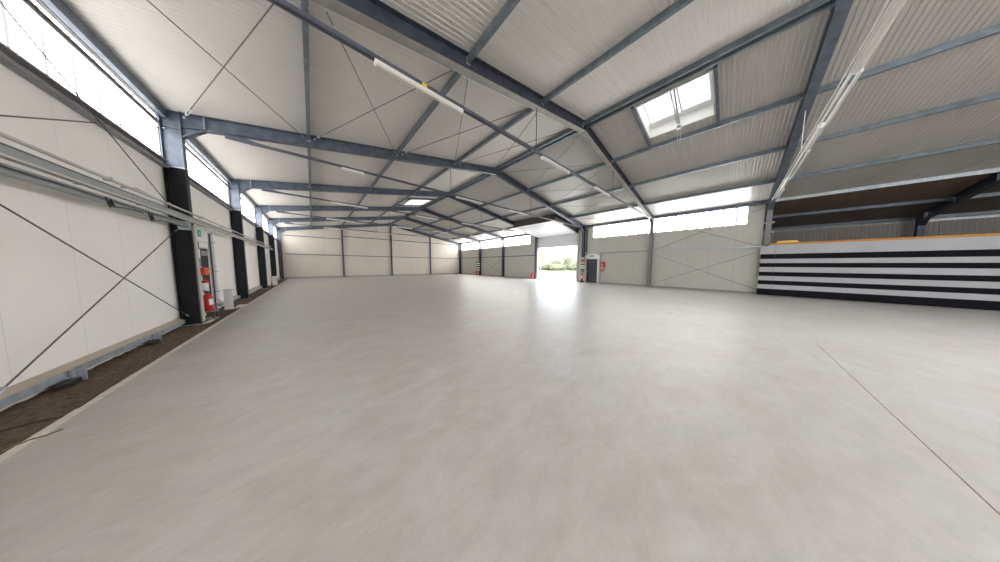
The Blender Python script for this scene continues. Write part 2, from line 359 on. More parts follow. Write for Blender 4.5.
# ------------------------------------------------------------------ daylight bands (windows)
wn = 1
def band(n, x, side, y0, y1, m='window'):
    t = .04 if side < 0 else -.04
    w = struct(MB().box(min(x, x - t), max(x, x - t), y0, y1, W_LO, W_HI + .12 if side > 0 else W_TOP).build(f'window_{n}', M[m]))
    zh = W_HI + .12 if side > 0 else W_TOP
    f = MB(); xi = x + (.03 if side < 0 else -.03)
    xa, xb = min(x, xi), max(x, xi)
    f.box(xa, xb, y0, y1, W_LO - .02, W_LO + .02); f.box(xa, xb, y0, y1, zh - .03, zh + .02); f.box(xa, xb, y0, y0 + .05, W_LO, zh); f.box(xa, xb, y1 - .05, y1, W_LO, zh)
    f.build('window_frame', M['wframe'], w)
    return w
ys = [YF + .2, -12.1, FY[-1], FY[0], FY[1], FY[2], FY[3], FY[4], FY[5], FY[6] - .1]
for i in range(len(ys) - 1): band(wn, WL - .04, -1, ys[i], ys[i + 1], 'window' if i < 6 else 'window_left_far'); wn += 1
for y0, y1 in ((-.42, FY[1]), (FY[1], 8.88), (16.40, FY[4]), (FY[4], FY[5]), (FY[5], 31.75)): band(wn, WR + .04, 1, y0, y1, 'window_right' if y0 < 10 else 'window_far'); wn += 1

for x0, x1 in ((.2, 5.8), (6.2, 12.2)):          # unseen glazing added behind the camera to brighten the hall
    w = struct(MB().box(x0, x1, YF + .005, YF + .03, .9, 4.6).build(f'window_{wn}', M['window_fill'])); wn += 1
    f = MB(); f.box(x0 - .06, x1 + .06, YF + .004, YF + .06, .82, .9); f.box(x0 - .06, x1 + .06, YF + .004, YF + .06, 4.6, 4.68); f.box(x0 - .06, x0, YF + .004, YF + .06, .9, 4.6); f.box(x1, x1 + .06, YF + .004, YF + .06, .9, 4.6); f.build('window_frame', M['wframe'], w)
# ------------------------------------------------------------------ steel frames
def column(name, label, x, y, side, top, black_to=None, m='steel', group=None):
    """I column, web across the hall; side -1 = long wall at the left, +1 = at the right"""
    t = thing(name, label, 'column', (x, y, 0), group); d, bw = .31, .20
    cx = x + side * d / 2
    z0 = -.06 if side < 0 else 0
    if black_to:
        lo = MB().prism(I_outline((cx, y), d, bw, .016, .012), 2, z0 + .02, black_to).build('lower_shaft', M['black' if y < 12 else 'black_b'], t); lab(lo, 'lower column length painted black')
        MB().prism(I_outline((cx, y), d, bw, .016, .012), 2, black_to, top).build('upper_shaft', M[m], t)
        MB().box(cx - d / 2 - .01, cx + d / 2 + .01, y - bw / 2 - .01, y + bw / 2 + .01, black_to - .012, black_to + .012).build('splice_band', M['zinc'], t)
    else:
        MB().prism(I_outline((cx, y), d, bw, .016, .012), 2, z0 + .02, top).build('shaft', M[m], t)
    MB().box(cx - d / 2 - (.012 if side > 0 else .005), cx + d / 2 + (.05 if side < 0 else .005), y - bw / 2 - .05, y + bw / 2 + .05, z0, z0 + .02).build('base_plate', M['zinc'], t)
    f = MB()
    for zz in (top - .42, top - .03): f.box(cx - d / 2 + .016, cx + d / 2 - .016, y - bw / 2 + .005, y + bw / 2 - .005, zz - .006, zz + .006)
    pieces(f, 'stiffener', M[m], t)
    return t
def rafter(label, y, side, x0, x1, m='steel', haunch=True, group='roof rafters', lit_flange=False):
    """I rafter from x0 (eaves) to x1 (ridge)"""
    t = thing('rafter', label, 'rafter', (x0, y, zt(x0) - .35), group); d = .35
    pa = lambda x, sh=0: [(x, v, zt(x) - d / 2 - .004 + u) for u, v in I_outline((0, y), d, .20, .016, .012)]
    s = 1 if x1 > x0 else -1; x0 += s * .004; x1 -= s * .002
    MB().sweep(pa(x0), pa(x1)).build('beam', M[m], t)
    if lit_flange:
        lab(MB().sweep([(x0, y - .1, zt(x0) - d - .012), (x0, y + .1, zt(x0) - d - .012), (x0, y + .1, zt(x0) - d - .001), (x0, y - .1, zt(x0) - d - .001)], [(x1, y - .1, zt(x1) - d - .012), (x1, y + .1, zt(x1) - d - .012), (x1, y + .1, zt(x1) - d - .001), (x1, y - .1, zt(x1) - d - .001)]).build('lit_underside', M['lit_flange'], t), 'rafter underside coloured pale as if lit from the floor')
    s = 1 if x1 > x0 else -1
    if haunch:
        xa, xb = x0, x0 + s * .36
        f = MB(); zb = zt(xa) - d
        f.prism([(xa, zb), (xb, zt(xb) - d), (xb, zt(xb) - d - .02), (xa, zb - .26)], 1, y - .006, y + .006)
        f.prism([(xa, zb - .26), (xb, zt(xb) - d - .02), (xb, zt(xb) - d), (xa, zb - .24)], 1, y - .09, y + .09)
        f.build('haunch', M[m], t)
        f = MB()
        f.prism([(xb - .008, zt(xb) - .02), (xb + .008, zt(xb) - .02), (xb + .008, zt(xb) - d), (xb - .008, zt(xb) - d)], 1, y - .09, y + .09)
        f.build('stiffener', M['zinc'], t)
    f = MB(); xa, xb = sorted((x1 - s * .025, x1 - s * .002)); f.box(xa, xb, y - .1, y + .1, zt(x1) - d - .02, zt(x1) - .02); f.build('end_plate', M[m], t)
    return t
for k in range(2, 7):
    lb = {2: 'tall steel column closest on the window wall, black below, by the fire point', 3: 'steel column black below, second along the window wall from camera',
          4: 'steel column black below, third along the window wall, before the leaning white boards', 5: 'steel column fourth along the window wall, behind the far white exit frame',
          6: 'dark steel column in the far corner of window wall and end wall'}[k]
    column('column', lb, XL, FY[k] + (0 if k < 6 else .05), -1, zt(XL) - .0, 4.02 if k < 6 else None, 'steel' if k < 6 else 'steel_d', 'columns along the window wall')
lbR = {0: 'steel column rising behind the corner of the striped partition', 1: 'slim steel column between the two long daylight bands of the door wall',
       2: 'steel column between the loading door and the dark exit door', 3: 'dark steel column on the far side of the loading door',
       4: 'dark steel column between the two widest far daylight bands, next beyond loading door', 5: 'dark steel column with striped signs and extinguisher on the door wall', 6: 'dark steel column in the far corner of door wall and end wall'}
for k in range(0, 7):
    column('column', lbR[k], XR, FY[k] + (0 if k < 6 else .05), 1, zt(XR), None, 'column_grey' if k < 2 else 'steel_d', 'columns along the door wall')
for k in range(1, 7):
    nm = ['', 'first', 'second', 'third', 'fourth', 'fifth', 'sixth'][k]
    extra = {1: 'large, crossing the top of the view', 2: 'from the nearest black and grey column', 3: 'from the second window wall column', 4: 'from the third window wall column', 5: 'from the fourth window wall column', 6: 'along the end wall'}[k]
    rafter(f'{nm} rafter of the window side slope, {extra}', FY[k] if k < 6 else FY[6] + .05, -1, XL, XC, 'steel_d' if k == 1 else 'steel', lit_flange=k == 1)
    extraR = {1: 'down to the column between daylight bands', 2: 'down to the loading door near jamb', 3: 'down to the loading door far jamb', 4: 'down to the column beyond the loading door', 5: 'down to the column with striped signs', 6: 'against the end wall'}[k]
    rafter(f'door side rafter running {extraR}', FY[k] if k < 6 else FY[6] + .05, 1, XR, XC, 'steel_d' if k != 1 else 'steel_d', lit_flange=k == 1)
rafter('door side rafter closest to camera, down to the column behind the striped partition', FY[0], 1, XR, XC, 'steel')
# side aisle frame
rafter('dark rafter of the side aisle above the striped partition', FY[-1], 1, 24.4, 19.6, 'steel_d')
t = thing('column', 'short dark column against the aisle wall above the striped partition', 'column', (24.4, FY[-1], 0), 'aisle columns')
MB().prism(I_outline((24.55, FY[-1]), .3, .2, .016, .012), 2, .02, zt(24.7) - .02).build('shaft', M['steel_d'], t); MB().box(24.35, 24.75, FY[-1] - .15, FY[-1] + .15, 0, .02).build('base_plate', M['zinc'], t)
# end wall posts and rails
for x, l in ((2.85, 'grey post of the end wall, first from the window side'), (8.32, 'grey post under the ridge at the middle of the end wall'), (13.95, 'grey post of the end wall, closest to the door wall')):
    t = thing('wall_post', l, 'post', (x, YB - .12, 0), 'posts of the end wall')
    MB().prism(I_outline((YB - .125, x), .14, .16, .012, .01), 2, .02, 1).v
    f = MB(); pr = [(v, u) for u, v in I_outline((YB - .125, x), .14, .16, .012, .01)]; f.prism(pr, 2, .02, zt(x) - .40); f.build('shaft', M['steel_d'], t)
    MB().box(x - .12, x + .12, YB - .22, YB - .03, 0, .02).build('base_plate', M['zinc'], t)
px = [XL + .2, 2.85 - .09, 2.85 + .09, 8.32 - .09, 8.32 + .09, 13.95 - .09, 13.95 + .09, XR - .1]
for a, c, nm in ((0, 1, 'window side bay'), (2, 3, 'second bay'), (4, 5, 'third bay'), (6, 7, 'door side bay')):
    for z, zl_, dz in ((2.66, 'lower', 0), (4.65 if a == 0 else 5.0, 'upper', 0)):
        z1 = z + (.35 if (zl_ == 'upper' and a == 0) else 0)
        tag(MB().bar((px[a], YB - .05, z), (px[c], YB - .05, z), .07, .07).build('wall_rail', M['steel_d']), f'thin dark {zl_} rail of the end wall, {nm}', 'rail', 'rails of the end wall')
# ------------------------------------------------------------------ purlins, one per bay
def purlin(x, y0, y1, label, m='purlin', w=.042, d=.15, hang=0):
    t = thing('purlin', label, 'purlin', (x, (y0 + y1) / 2, zt(x) - d), 'roof purlins'); z = zt(x) - hang
    a, c = y0 + .008, y1 - .008
    s = -SLOPE if x > XC else SLOPE
    q = .008
    out = [(x - w, z - w * s), (x + w * .9, z + w * .9 * s - 0), (x + w * .9, z - .035 + w * .9 * s), (x + w * .9 - q, z - .035 + w * .9 * s), (x + w * .9 - q, z - q + w * .9 * s), (x - w + q, z - q - w * s), (x - w + q, z - d + q), (x + w - q, z - d + q), (x + w - q, z - d + .04), (x + w, z - d + .04), (x + w, z - d), (x - w, z - d)]
    out = [(p, min(r, zt(p) - .001)) for p, r in out]
    ch = MB().prism(out, 1, a, c).build('channel', M[m], t)
    f = MB()
    for yy in (y0 + .012, y1 - .012): f.box(x - .05, x + .05, yy - .006, yy + .006, z - d - .03, z - .03)
    pieces(f, 'cleat', M['zinc'], t)
    return t
PX = [(.10, 'first up from the window side eave'), (2.85, 'second up from the window side eave'), (5.60, 'third up from the window side eave'),
      (8.19, 'on the window side of the ridge'), (8.43, 'on the door side of the ridge'), (11.15, 'third up from the door side eave'), (13.90, 'second up from the door side eave'), (16.75, 'first up from the door side eave')]
BAY = {(0, 1): 'bay nearest camera', (1, 2): 'second bay', (2, 3): 'third bay', (3, 4): 'fourth bay', (4, 5): 'fifth bay', (5, 6): 'last bay at the end wall'}
for (i, j), bl in BAY.items():
    for x, l in PX:
        if (i, j) == (0, 1) and x < 2: continue
        purlin(x, FY[i], FY[j], f'steel purlin {l}, {bl}', 'purlin')
    for x, l, xx in ((XL - .22, 'window side', 'eaves_beam'), (XR + .18, 'door side', 'eaves_beam')):
        if x < 0 and i == 0: pass
        t = thing('eaves_beam', f'steel beam under the {l} eave, {bl}', 'beam', (x, FY[i], zt(x) - .25), 'eaves beams')
        s = 1 if x < 0 else -1
        d = .20
        MB().prism([(x - .04, zt(x - .04) - .012), (x + .04, zt(x + .04) - .012), (x + .04, zt(x) - d), (x - .04, zt(x) - d)], 1, FY[i] + .102, FY[j] - .102).build('channel', M['steel'], t)
for x, l in ((11.15, 'third up from the main eave'), (13.90, 'second up from the main eave'), (16.75, 'first up from the main eave'), (19.33, 'pale one on the line of the door wall'), (22.15, 'first in the dark aisle'), (24.85, 'lowest, along the aisle wall')):
    t = purlin(x, FY[-1] if x > 19 else FY[-1], FY[0] - (0 if x < 19.2 else -.1), f'steel purlin over the striped partition, {l}', 'purlin' if x < 19 else ('steel' if x > 20 else 'zinc'), d=.15 if x < 24 else .14)
    if x > 18:  # continues past the aisle rafter
        purlin(x, YF, FY[-1], f'steel purlin beyond the dark aisle rafter, {l}', 'purlin')
tag(MB().box(XE - .07, XE - .001, FY[-1] + .12, -.97, 4.08, 4.20).build('wall_rail', M['greymetal']), 'pale rail along the top of the aisle wall', 'rail', 'aisle wall rails')
tag(MB().box(XE - .07, XE - .001, -14, FY[-1] - .12, 4.08, 4.20).build('wall_rail', M['zinc']), 'pale rail of the aisle wall beyond the short dark column', 'rail', 'aisle wall rails')
# skylight trimmers
for i, (_, x0, x1, y0, y1) in enumerate(SK[:2]):
    for yy, l in ((y0 - .05, 'camera' if i else 'partition'), (y1 + .05, 'far')):
        xa, xb = (8.60, 11.07) if i == 0 else (5.68, 8.0)
        o = MB().sweep([(xa, yy - .035, zt(xa)), (xa, yy + .035, zt(xa)), (xa, yy + .035, zt(xa) - .13), (xa, yy - .035, zt(xa) - .13)], [(xb, yy - .035, zt(xb)), (xb, yy + .035, zt(xb)), (xb, yy + .035, zt(xb) - .13), (xb, yy - .035, zt(xb) - .13)]).build('trimmer', M['steel'])
        tag(o, f'short steel trimmer beside the {"near" if i == 0 else "distant"} skylight, its {l} side', 'trimmer', 'skylight trimmers')

# ------------------------------------------------------------------ tie bars with hangers, strip lights
LAMPX = [(.95, 2.68), (5.63, 7.28), (9.42, 11.05), (14.0, 15.65)]
ZT = 5.12
for k in range(0, 6):
    y = FY[k]; nm = ORD[k]
    which = {0: 'pale double tie rail above the striped partition', 1: 'long dark tie bar across the hall, closest full span', 2: 'dark tie bar below the second full span rafter', 3: 'dark tie bar below the third full span rafter', 4: 'dark tie bar below the fourth full span rafter', 5: 'dark tie bar closest to the end wall'}[k]
    x0, x1 = (-1.62, 18.22) if k else (5.2, 18.22)
    t = thing('tie_bar', which, 'tie bar', (x0, y, ZT), 'tie bars')
    f = MB()
    mt = M['tie'] if k else M['white']
    zend = lambda x: zt(x) - .35
    for dy in (-.028, .028): f.bar((x0, y + dy, ZT), (x1, y + dy, ZT), .036 if k else .016, .065 if k else .036)
    if k == 0: pass
    pieces(f, 'rail', mt, t)
    for s, xx in ((1, x0), (-1, x1)):
        if k == 0 and s == 1: continue
        f = MB(); f.prism([(xx - s * .05, zend(xx - s * .05) - .02), (xx + s * .3, zend(xx + s * .3) - .02), (xx + s * .6, ZT + .05), (xx + s * .6, ZT - .05), (xx - s * .02, ZT - .05)], 1, y - .008, y + .008); f.build('gusset_plate', M['steel'], t)
    for xx in (5.33, 11.45): MB().tube((xx, y, ZT), (xx, y, zt(xx) - (.372 if k == 1 else .358)), .013 if k else .009, 8).build('hanger_rod', mt, t)
    for i, (a, c) in enumerate(LAMPX):
        if k == 0 and i == 0: continue
        if k == 2 and i == 0: c = 1.62
        w = {0: 'over the striped partition side', 1: 'on the closest full tie bar', 2: 'on the second full tie bar', 3: 'on the third full tie bar', 4: 'on the fourth full tie bar', 5: 'on the furthest tie bar'}[k]
        yl = y - (.0 if k else .05); zl = ZT - (.034 if k else .02)
        l = thing('strip_light', f'white strip light {w}, {ORD[i]} counted from the window wall', 'light', ((a + c) / 2, yl, zl - .1), 'strip lights')
        q = 1.35 if k == 0 else 1.1
        def sec(pts): return [(yl + p * q, zl - r * q) for p, r in pts]
        hs = MB().prism(sec([(-.04, 0), (.04, 0), (.048, .035), (-.048, .035)]), 0, a, c).build('housing', M['white'], l)
        MB().prism(sec([(-.042, .035), (.042, .035), (.034, .062), (.012, .075), (-.012, .075), (-.034, .062)]), 0, a + .03, c - .03).build('diffuser', M['lamp'], l)
        for xx in (a, c - .03): MB().prism(sec([(-.048, .035), (.048, .035), (.04, .066), (.014, .08), (-.014, .08), (-.04, .066)]), 0, xx, xx + .03).build('end_cap', M['white'], hs)
    if k == 0:
        for a, c, l in ((7.28, 9.42, 'upper'), (11.05, 14.0, 'middle'), (15.65, 17.6, 'lower')):
            cd = thing('cable_duct', f'pale cable duct between strip lights over the partition, {l} stretch', 'cable duct', (a, y - .05, ZT - .1), 'ducts between the strip lights')
            MB().box(a + .005, c - .005, y - .12, y - .08, ZT - .12, ZT - .06).build('duct', M['white'], cd)
            MB().tube((a + .005, y - .02, ZT - .075), (c - .005, y - .02, ZT - .075), .014, 8).build('pipe', M['white'], cd)
    if k in (1,):
        tag(MB().box(1.75, 1.85, y - .052, y - .0465, ZT - .034, ZT + .03).build('warning_sticker', M['yellow']), 'small yellow sticker on the closest full tie bar', 'sticker')

# ------------------------------------------------------------------ brace rods
def brace(p0, p1, label, group, r=.010, name='brace_rod', far=False, tb=True):
    t = thing(name, label, 'brace rod', p0, group); p0, p1 = Vector(p0), Vector(p1); d = (p1 - p0).normalized()
    rd = MB().tube(p0, p1, r, 6).build('rod', M['brace'], t)
    q = p1 - d * .56 if far else p0 + d * .22; e = q + d * .34
    if tb:
     f = MB(); f.tube(q, q + d * .05, .026, 8); f.tube(e - d * .05, e, .026, 8)
     sd = d.cross(Vector((0, 0, 1))).normalized() * .022
     f.tube(q + sd, e + sd, .007, 6); f.tube(q - sd, e - sd, .007, 6); f.build('turnbuckle', M['buckle'], rd)
    f = MB(); f.tube(p0 - d * .03, p0 + d * .12, r * 1.9, 8); f.tube(p1 - d * .10, p1 + d * .02, r * 1.9, 8); pieces(f, 'end_fork', M['zinc'], t)
    return t
RX = [-2.38, .10, 2.85, 5.60, 8.22, 11.15, 13.90, 16.75, 19.0]
PN = ['first', 'second', 'third', 'fourth', 'fifth', 'sixth', 'seventh', 'eighth']
for i in range(8):
    a, c = RX[i] + .13, RX[i + 1] - .13
    if i == 3: c = 8.05
    if i == 4: a = 8.57
    ya, yb = FY[1] + .16, FY[2] - .16; dz = .13
    brace((a, ya, zt(a) - dz), (c, yb, zt(c) - dz), f'roof brace rod in the {PN[i]} panel from the window wall, camera end toward that wall', 'roof brace rods')
    brace((c, ya, zt(c) - dz - .03), (a, yb, zt(a) - dz - .03), f'roof brace rod in the {PN[i]} panel from the window wall, far end toward that wall', 'roof brace rods', far=True)
xw = WL + .125
for z0, z1, z2, z3, ya, l in ((.02, 2.44, 2.67, .22, 4.70, 'lower'), (2.76, 4.90, 5.13, 2.83, 4.46, 'upper')):
    if l == 'lower': ya, z0 = 5.06, .20
    brace((xw, ya, z0), (xw, FY[2] - .15, z1), f'{l} wall brace rod by the gravel strip, rising away from camera', 'window wall brace rods', .009, tb=False)
    brace((xw + .03, FY[1] + .15, z2), (xw + .03, FY[2] - .15, z3), f'{l} wall brace rod by the gravel strip, falling away from camera', 'window wall brace rods', .009, tb=False)
for z0, z1, l in ((.24, 2.5, 'lower'), (2.75, 5.0, 'upper')):
    xq = WR - .16
    brace((xq, FY[0] + .15, z0), (xq, FY[1] - .15, z1), f'{l} brace rod by the striped partition, rising away from the partition', 'door wall brace rods', .011, tb=False)
    brace((xq + .03, FY[0] + .15, z1), (xq + .03, FY[1] - .15, z0), f'{l} brace rod by the striped partition, falling away from the partition', 'door wall brace rods', .011, tb=False)
brace((WR - .1, FY[4] + .15, .2), (WR - .1, FY[5] - .15, 2.5), 'distant brace rod of the door wall, rising away from camera', 'door wall brace rods', .012)
brace((WR - .07, FY[4] + .15, 2.5), (WR - .07, FY[5] - .15, .2), 'distant brace rod of the door wall, falling away from camera', 'door wall brace rods', .012)

# ------------------------------------------------------------------ rails on the long walls
# window sill girts
for i in range(1, 6):
    nm = {1: 'closest bay', 2: 'second bay', 3: 'third bay', 4: 'fourth bay', 5: 'last bay'}[i]
    y0, y1 = FY[i] + .11, FY[i + 1] - .11
    t = thing('sill_girt', f'dark channel below the window wall daylight band, {nm}', 'girt', (WL, (y0 + y1) / 2, 4.0), 'sill girts of the window wall')
    MB().prism([(WL + .002, 4.13), (WL + .11, 4.13), (WL + .11, 4.10), (WL + .02, 4.10), (WL + .02, 3.99), (WL + .11, 3.99), (WL + .11, 3.96), (WL + .002, 3.96)], 1, y0, y1).build('channel', M['girt'], t)
    # head flashing and gutter line
    t = thing('head_rail', f'grey rail across the top of the window wall daylight band, {nm}', 'rail', (WL, (y0 + y1) / 2, 5.0), 'head rails of the window wall')
    MB().prism([(WL + .002, 4.955), (WL + .04, 4.955), (WL + .04, 4.975), (WL + .012, 4.975), (WL + .012, 5.04), (WL + .04, 5.04), (WL + .04, 5.06), (WL + .002, 5.06)], 1, y0, y1).build('channel', M['girt'], t)
# strut with clamps in the braced bay
t = thing('wall_strut', 'grey green steel strut rail below the cable duct in the braced bay', 'strut', (WL + .2, 7, 2.55), None)
f = MB(); q = [(WL + .22, 2.53), (WL + .31, 2.53), (WL + .31, 2.555), (WL + .25, 2.555), (WL + .25, 2.605), (WL + .31, 2.605), (WL + .31, 2.63), (WL + .22, 2.63)]
f.prism(q, 1, FY[1] + .12, FY[2] - .11); f.build('channel', M['greymetal'], t)
MB().box(WL + .14, WL + .34, FY[2] - .135, FY[2] - .101, 2.46, 2.68).build('end_plate', M['zinc'], t)
for y, zz, l in ((6.62, 2.50, 'black hook clamp with short wire on the wall strut'), (7.75, 2.46, 'black wire scrap on the wall strut near the black column')):
    f = thing('clamp', l, 'clamp', (WL + .34, y, zz))
    MB().path([(WL + .315, y - .05, zz + .12), (WL + .325, y, zz - .02), (WL + .315, y + .06, zz + .10), (WL + .325, y + .1, zz - .01)], .012, 6).build('hook', M['cable'], f)
    MB().path([(WL + .325, y + .1, zz), (WL + .33, y + .35, zz + .03), (WL + .325, y + .6, zz + .05), (WL + .33, y + .85, zz + .04)], .009, 6).build('wire', M['cable'], f)
# long cable ducts and pipe, they run in front of the columns
xd = XL + .015
t = thing('cable_duct', 'long pale cable duct along the window wall in front of the columns', 'cable duct', (xd, 14, 2.7), None)
MB().box(xd, xd + .06, FY[1] - 2, 24.2, 2.685, 2.775).build('trunking', M['greymetal'], t)
MB().box(xd - .005, xd + .064, FY[1] - 2, 24.2, 2.66, 2.685).build('lower_edge', M['duct'], t)
lab(MB().box(xd + .05, xd + .066, FY[1] - 2, 24.2, 2.775, 2.787).build('lid_edge', M['blackp'], t), 'thin black edge line')
f = MB(); y = FY[1] + .3
while y < 24: f.box(xd - .02, xd + .075, y, y + .05, 2.652, 2.66); y += 1.35
pieces(f, 'bracket', M['zinc'], t)
t = thing('conduit', 'grey pipe above the long cable duct on the window wall', 'pipe', (xd, 14, 2.89), None)
MB().tube((xd + .03, FY[1] - 2, 2.89), (xd + .03, 23.5, 2.89), .022, 10).build('pipe', M['duct'], t)
f = MB(); y = FY[1] + .4
while y < 23.4: f.box(xd - .01, xd + .056, y, y + .04, 2.862, 2.918); y += 1.8
pieces(f, 'clip', M['zinc'], t)
t = thing('branch_pipe', 'short grey pipe branching off toward the wall near the black column', 'pipe', (WL + .3, 7.4, 2.95))
MB().path([(WL + .345, 6.9, 2.86), (WL + .33, 7.35, 2.95), (WL + .2, 8.6, 2.98)], .014, 8).build('pipe', M['greymetal'], t)
# lower rail over the gravel
t = thing('base_rail', 'galvanised base rail with beige top along the foot of the window wall', 'rail', (WL + .15, 7, .1), None)
MB().prism([(WL + .002, .175), (WL + .09, .125), (WL + .09, .11), (WL + .002, .155)], 1, FY[1] - 2, FY[2] - .14).build('beige_flashing', M['beige'], t)
f = MB(); f.prism([(WL + .088, .12), (WL + .105, .128), (WL + .105, .03), (WL + .04, .025), (WL + .04, .035), (WL + .095, .04)], 1, FY[1] - 2, FY[2] - .14); f.build('front_face', M['zinc'], t)
for y in (6.02, 8.0):
    f = MB().box(WL + .117, WL + .20, y, y + .03, -.05, .11); f.box(WL + .117, WL + .135, y - .06, y, -.05, .13); f.build('foot_bracket', M['zinc'], t)
    lab(MB().prism([(y - .34, .01), (y - .07, -.05), (y - .07, .02), (y - .30, .02)], 0, WL + .06, WL + .20).build('rubber_pad', M['blackp'], t), 'black packing under the rail')
for i in range(2, 6):
    y0, y1 = FY[i] + .15, FY[i + 1] - .15
    if i == 2: y0 = 12.5
    t = thing('base_rail', f'galvanised base rail over the gravel, {["", "", "just beyond the leaning white board", "between the second and third columns", "between the third and fourth columns", "in the last bay"][i]}', 'rail', (WL + .15, y0, .1), 'base rails further on')
    MB().prism([(WL + .002, .175), (WL + .09, .125), (WL + .09, .11), (WL + .002, .155)], 1, y0, y1).build('beige_flashing', M['beige'], t)
    MB().prism([(WL + .088, .12), (WL + .105, .128), (WL + .105, .03), (WL + .04, .025), (WL + .04, .035), (WL + .095, .04)], 1, y0, y1).build('front_face', M['zinc'], t)
# door wall rails
for y0, y1, l, m in ((FY[0] + .1, FY[1] - .11, 'pale strut rail along the door wall, beside the striped partition', 'zinc'), (FY[1] + .11, 8.06, 'grey rail on the door wall, ending at the dark exit door', 'greymetal'),
                     (GY1 + .26, FY[4] - .11, 'dark rail on the door wall, first beyond the loading door', 'steel_d'), (FY[4] + .11, FY[5] - .11, 'dark rail on the door wall, second beyond the loading door', 'steel_d'), (FY[5] + .11, FY[6] - .12, 'dark rail on the door wall, last before the end wall', 'steel_d')):
    x = WR - .2 if m == 'zinc' else WR - .04
    t = tag(MB().bar((x, y0, 2.75), (x, y1, 2.75), .07, .08).build('wall_rail', M[m]), l, 'rail', 'rails of the door wall')
t = thing('down_pipe', 'grey upright pipe ending at the rail beside the dark exit door', 'pipe', (WR - .03, 8.06, 2.7))
MB().bar((WR - .04, 8.04, 0.0), (WR - .04, 8.04, 2.79), .05, .05).build('pipe', M['greymetal'], t)
t = tag(MB().box(WR - .09, WR - .01, FY[2] - .30, FY[2] - .22, 2.85, 5.0).build('down_pipe', M['steel_d']), 'dark upright rail beside the loading door column, ending above the exit door', 'pipe')
# corner stiffening stubs at the partition
for z, l in ((4.1, 'upper'), (3.55, 'lower')):
    tag(MB().box(WR - .02, WR + .10, -1.40, -.96, z - .04, z + .04).build('wall_rail', M['zinc']), f'short pale rail stub behind the partition corner column, {l} one', 'rail', 'rail stubs by the partition')

# ------------------------------------------------------------------ loading door (overhead sections pushed up under the roof)
g = MB()
x0, z0, x1, z1 = WR - .06, 4.72, 15.43, 5.42
g.box(WR - .05, WR - .005, GY0, GY1, GZ, 4.72)
g.prism([(x0, z0), (x1, z1), (x1, z1 + .05), (x0, z0 + .05)], 1, GY0 + .03, GY1 - .03)
dr = struct(g.build('door_3', M['gate']))
f = MB(); f.box(x1 - .06, x1 + .0, GY0, GY1, z1 - .04, z1 + .50); f.build('bottom_section', M['brown'], dr)
f = MB(); f.prism([(x0, z0 + .06), (x1, z1 + .06), (x1, z1 + .50), (x0, z0 + .5)], 1, GY0 - .05, GY0 + .02); f.build('near_track', M['brown'], dr)
f = MB(); f.prism([(x0, z0 + .06), (x1, z1 + .06), (x1, z1 + .2), (x0, z0 + .2)], 1, GY1 - .02, GY1 + .05); f.build('far_track', M['brown'], dr)
f = MB()
for zz in (3.58, 4.12): f.box(WR - .052, WR - .048, GY0, GY1, zz - .008, zz + .008)
pieces(f, 'section_joint', M['wframe'], dr)
for yy, nm in ((GY0 - .16, 3), (GY1, 4)):
    struct(MB().box(WR - .10, WR + .02, yy, yy + .16, 0, 4.6).build(f'trim_{nm}', M['wframe']))

# ------------------------------------------------------------------ exit door in the door wall, signs, fire gear
dx = WR
d1 = struct(MB().box(dx - .05, dx - .004, 8.33, 9.33, 0.02, 2.2).build('door_1', M['darkdoor']))
f = MB(); f.box(dx - .09, dx - .002, 8.16, 8.32, 0, 2.22); f.box(dx - .09, dx - .002, 9.34, 9.47, 0, 2.22)
arc = [(8.10 + 1.44 * i / 12, 2.46 + .26 * math.sin(PI * i / 12)) for i in range(13)]
f.prism([(9.54, 2.22), (8.10, 2.22)] + arc, 0, dx - .085, dx - .003); f.build('door_frame', M['white'], d1)
f = MB(); f.box(dx - .09, dx - .05, 9.20, 9.27, 1.0, 1.06); f.box(dx - .13, dx - .09, 9.10, 9.27, 1.02, 1.05); f.build('door_handle', M['zinc'], d1)
f = MB(); f.box(dx - .054, dx - .05, 8.5, 9.15, .25, .27); f.box(dx - .054, dx - .05, 8.5, 9.15, 1.9, 1.92); pieces(f, 'rail_line', M['grey'], d1)
def runner(b, x, y, z, s, flip=1):
    """running figure of an exit sign, drawn on the plane x"""
    def q(pts): b.prism([(y + flip * a * s, z + c * s) for a, c in pts], 0, x - .004, x)
    q([(-.05, .36), (.05, .36), (.05, .46), (-.05, .46)]); q([(-.1, .05), (.06, .05), (.1, .32), (-.06, .32)])
    q([(-.3, -.02), (-.08, .03), (-.06, .1), (-.3, .06)]); q([(.0, .07), (.2, -.1), (.26, -.32), (.18, -.32), (.12, -.12), (-.04, -.02)]); q([(.06, .3), (.3, .14), (.3, .22), (.1, .34)])
s1 = thing('exit_sign', 'green emergency exit sign on the arch above the dark door', 'sign', (dx - .09, 8.84, 2.48))
pl = MB().box(dx - .094, dx - .086, 8.66, 9.02, 2.40, 2.56).build('plate', M['green'], s1)
f = MB(); runner(f, dx - .095, 8.9, 2.47, .16); f.prism([(8.82, 2.47), (8.72, 2.52), (8.72, 2.42)], 0, dx - .099, dx - .095); f.build('pictogram', M['white'], pl)
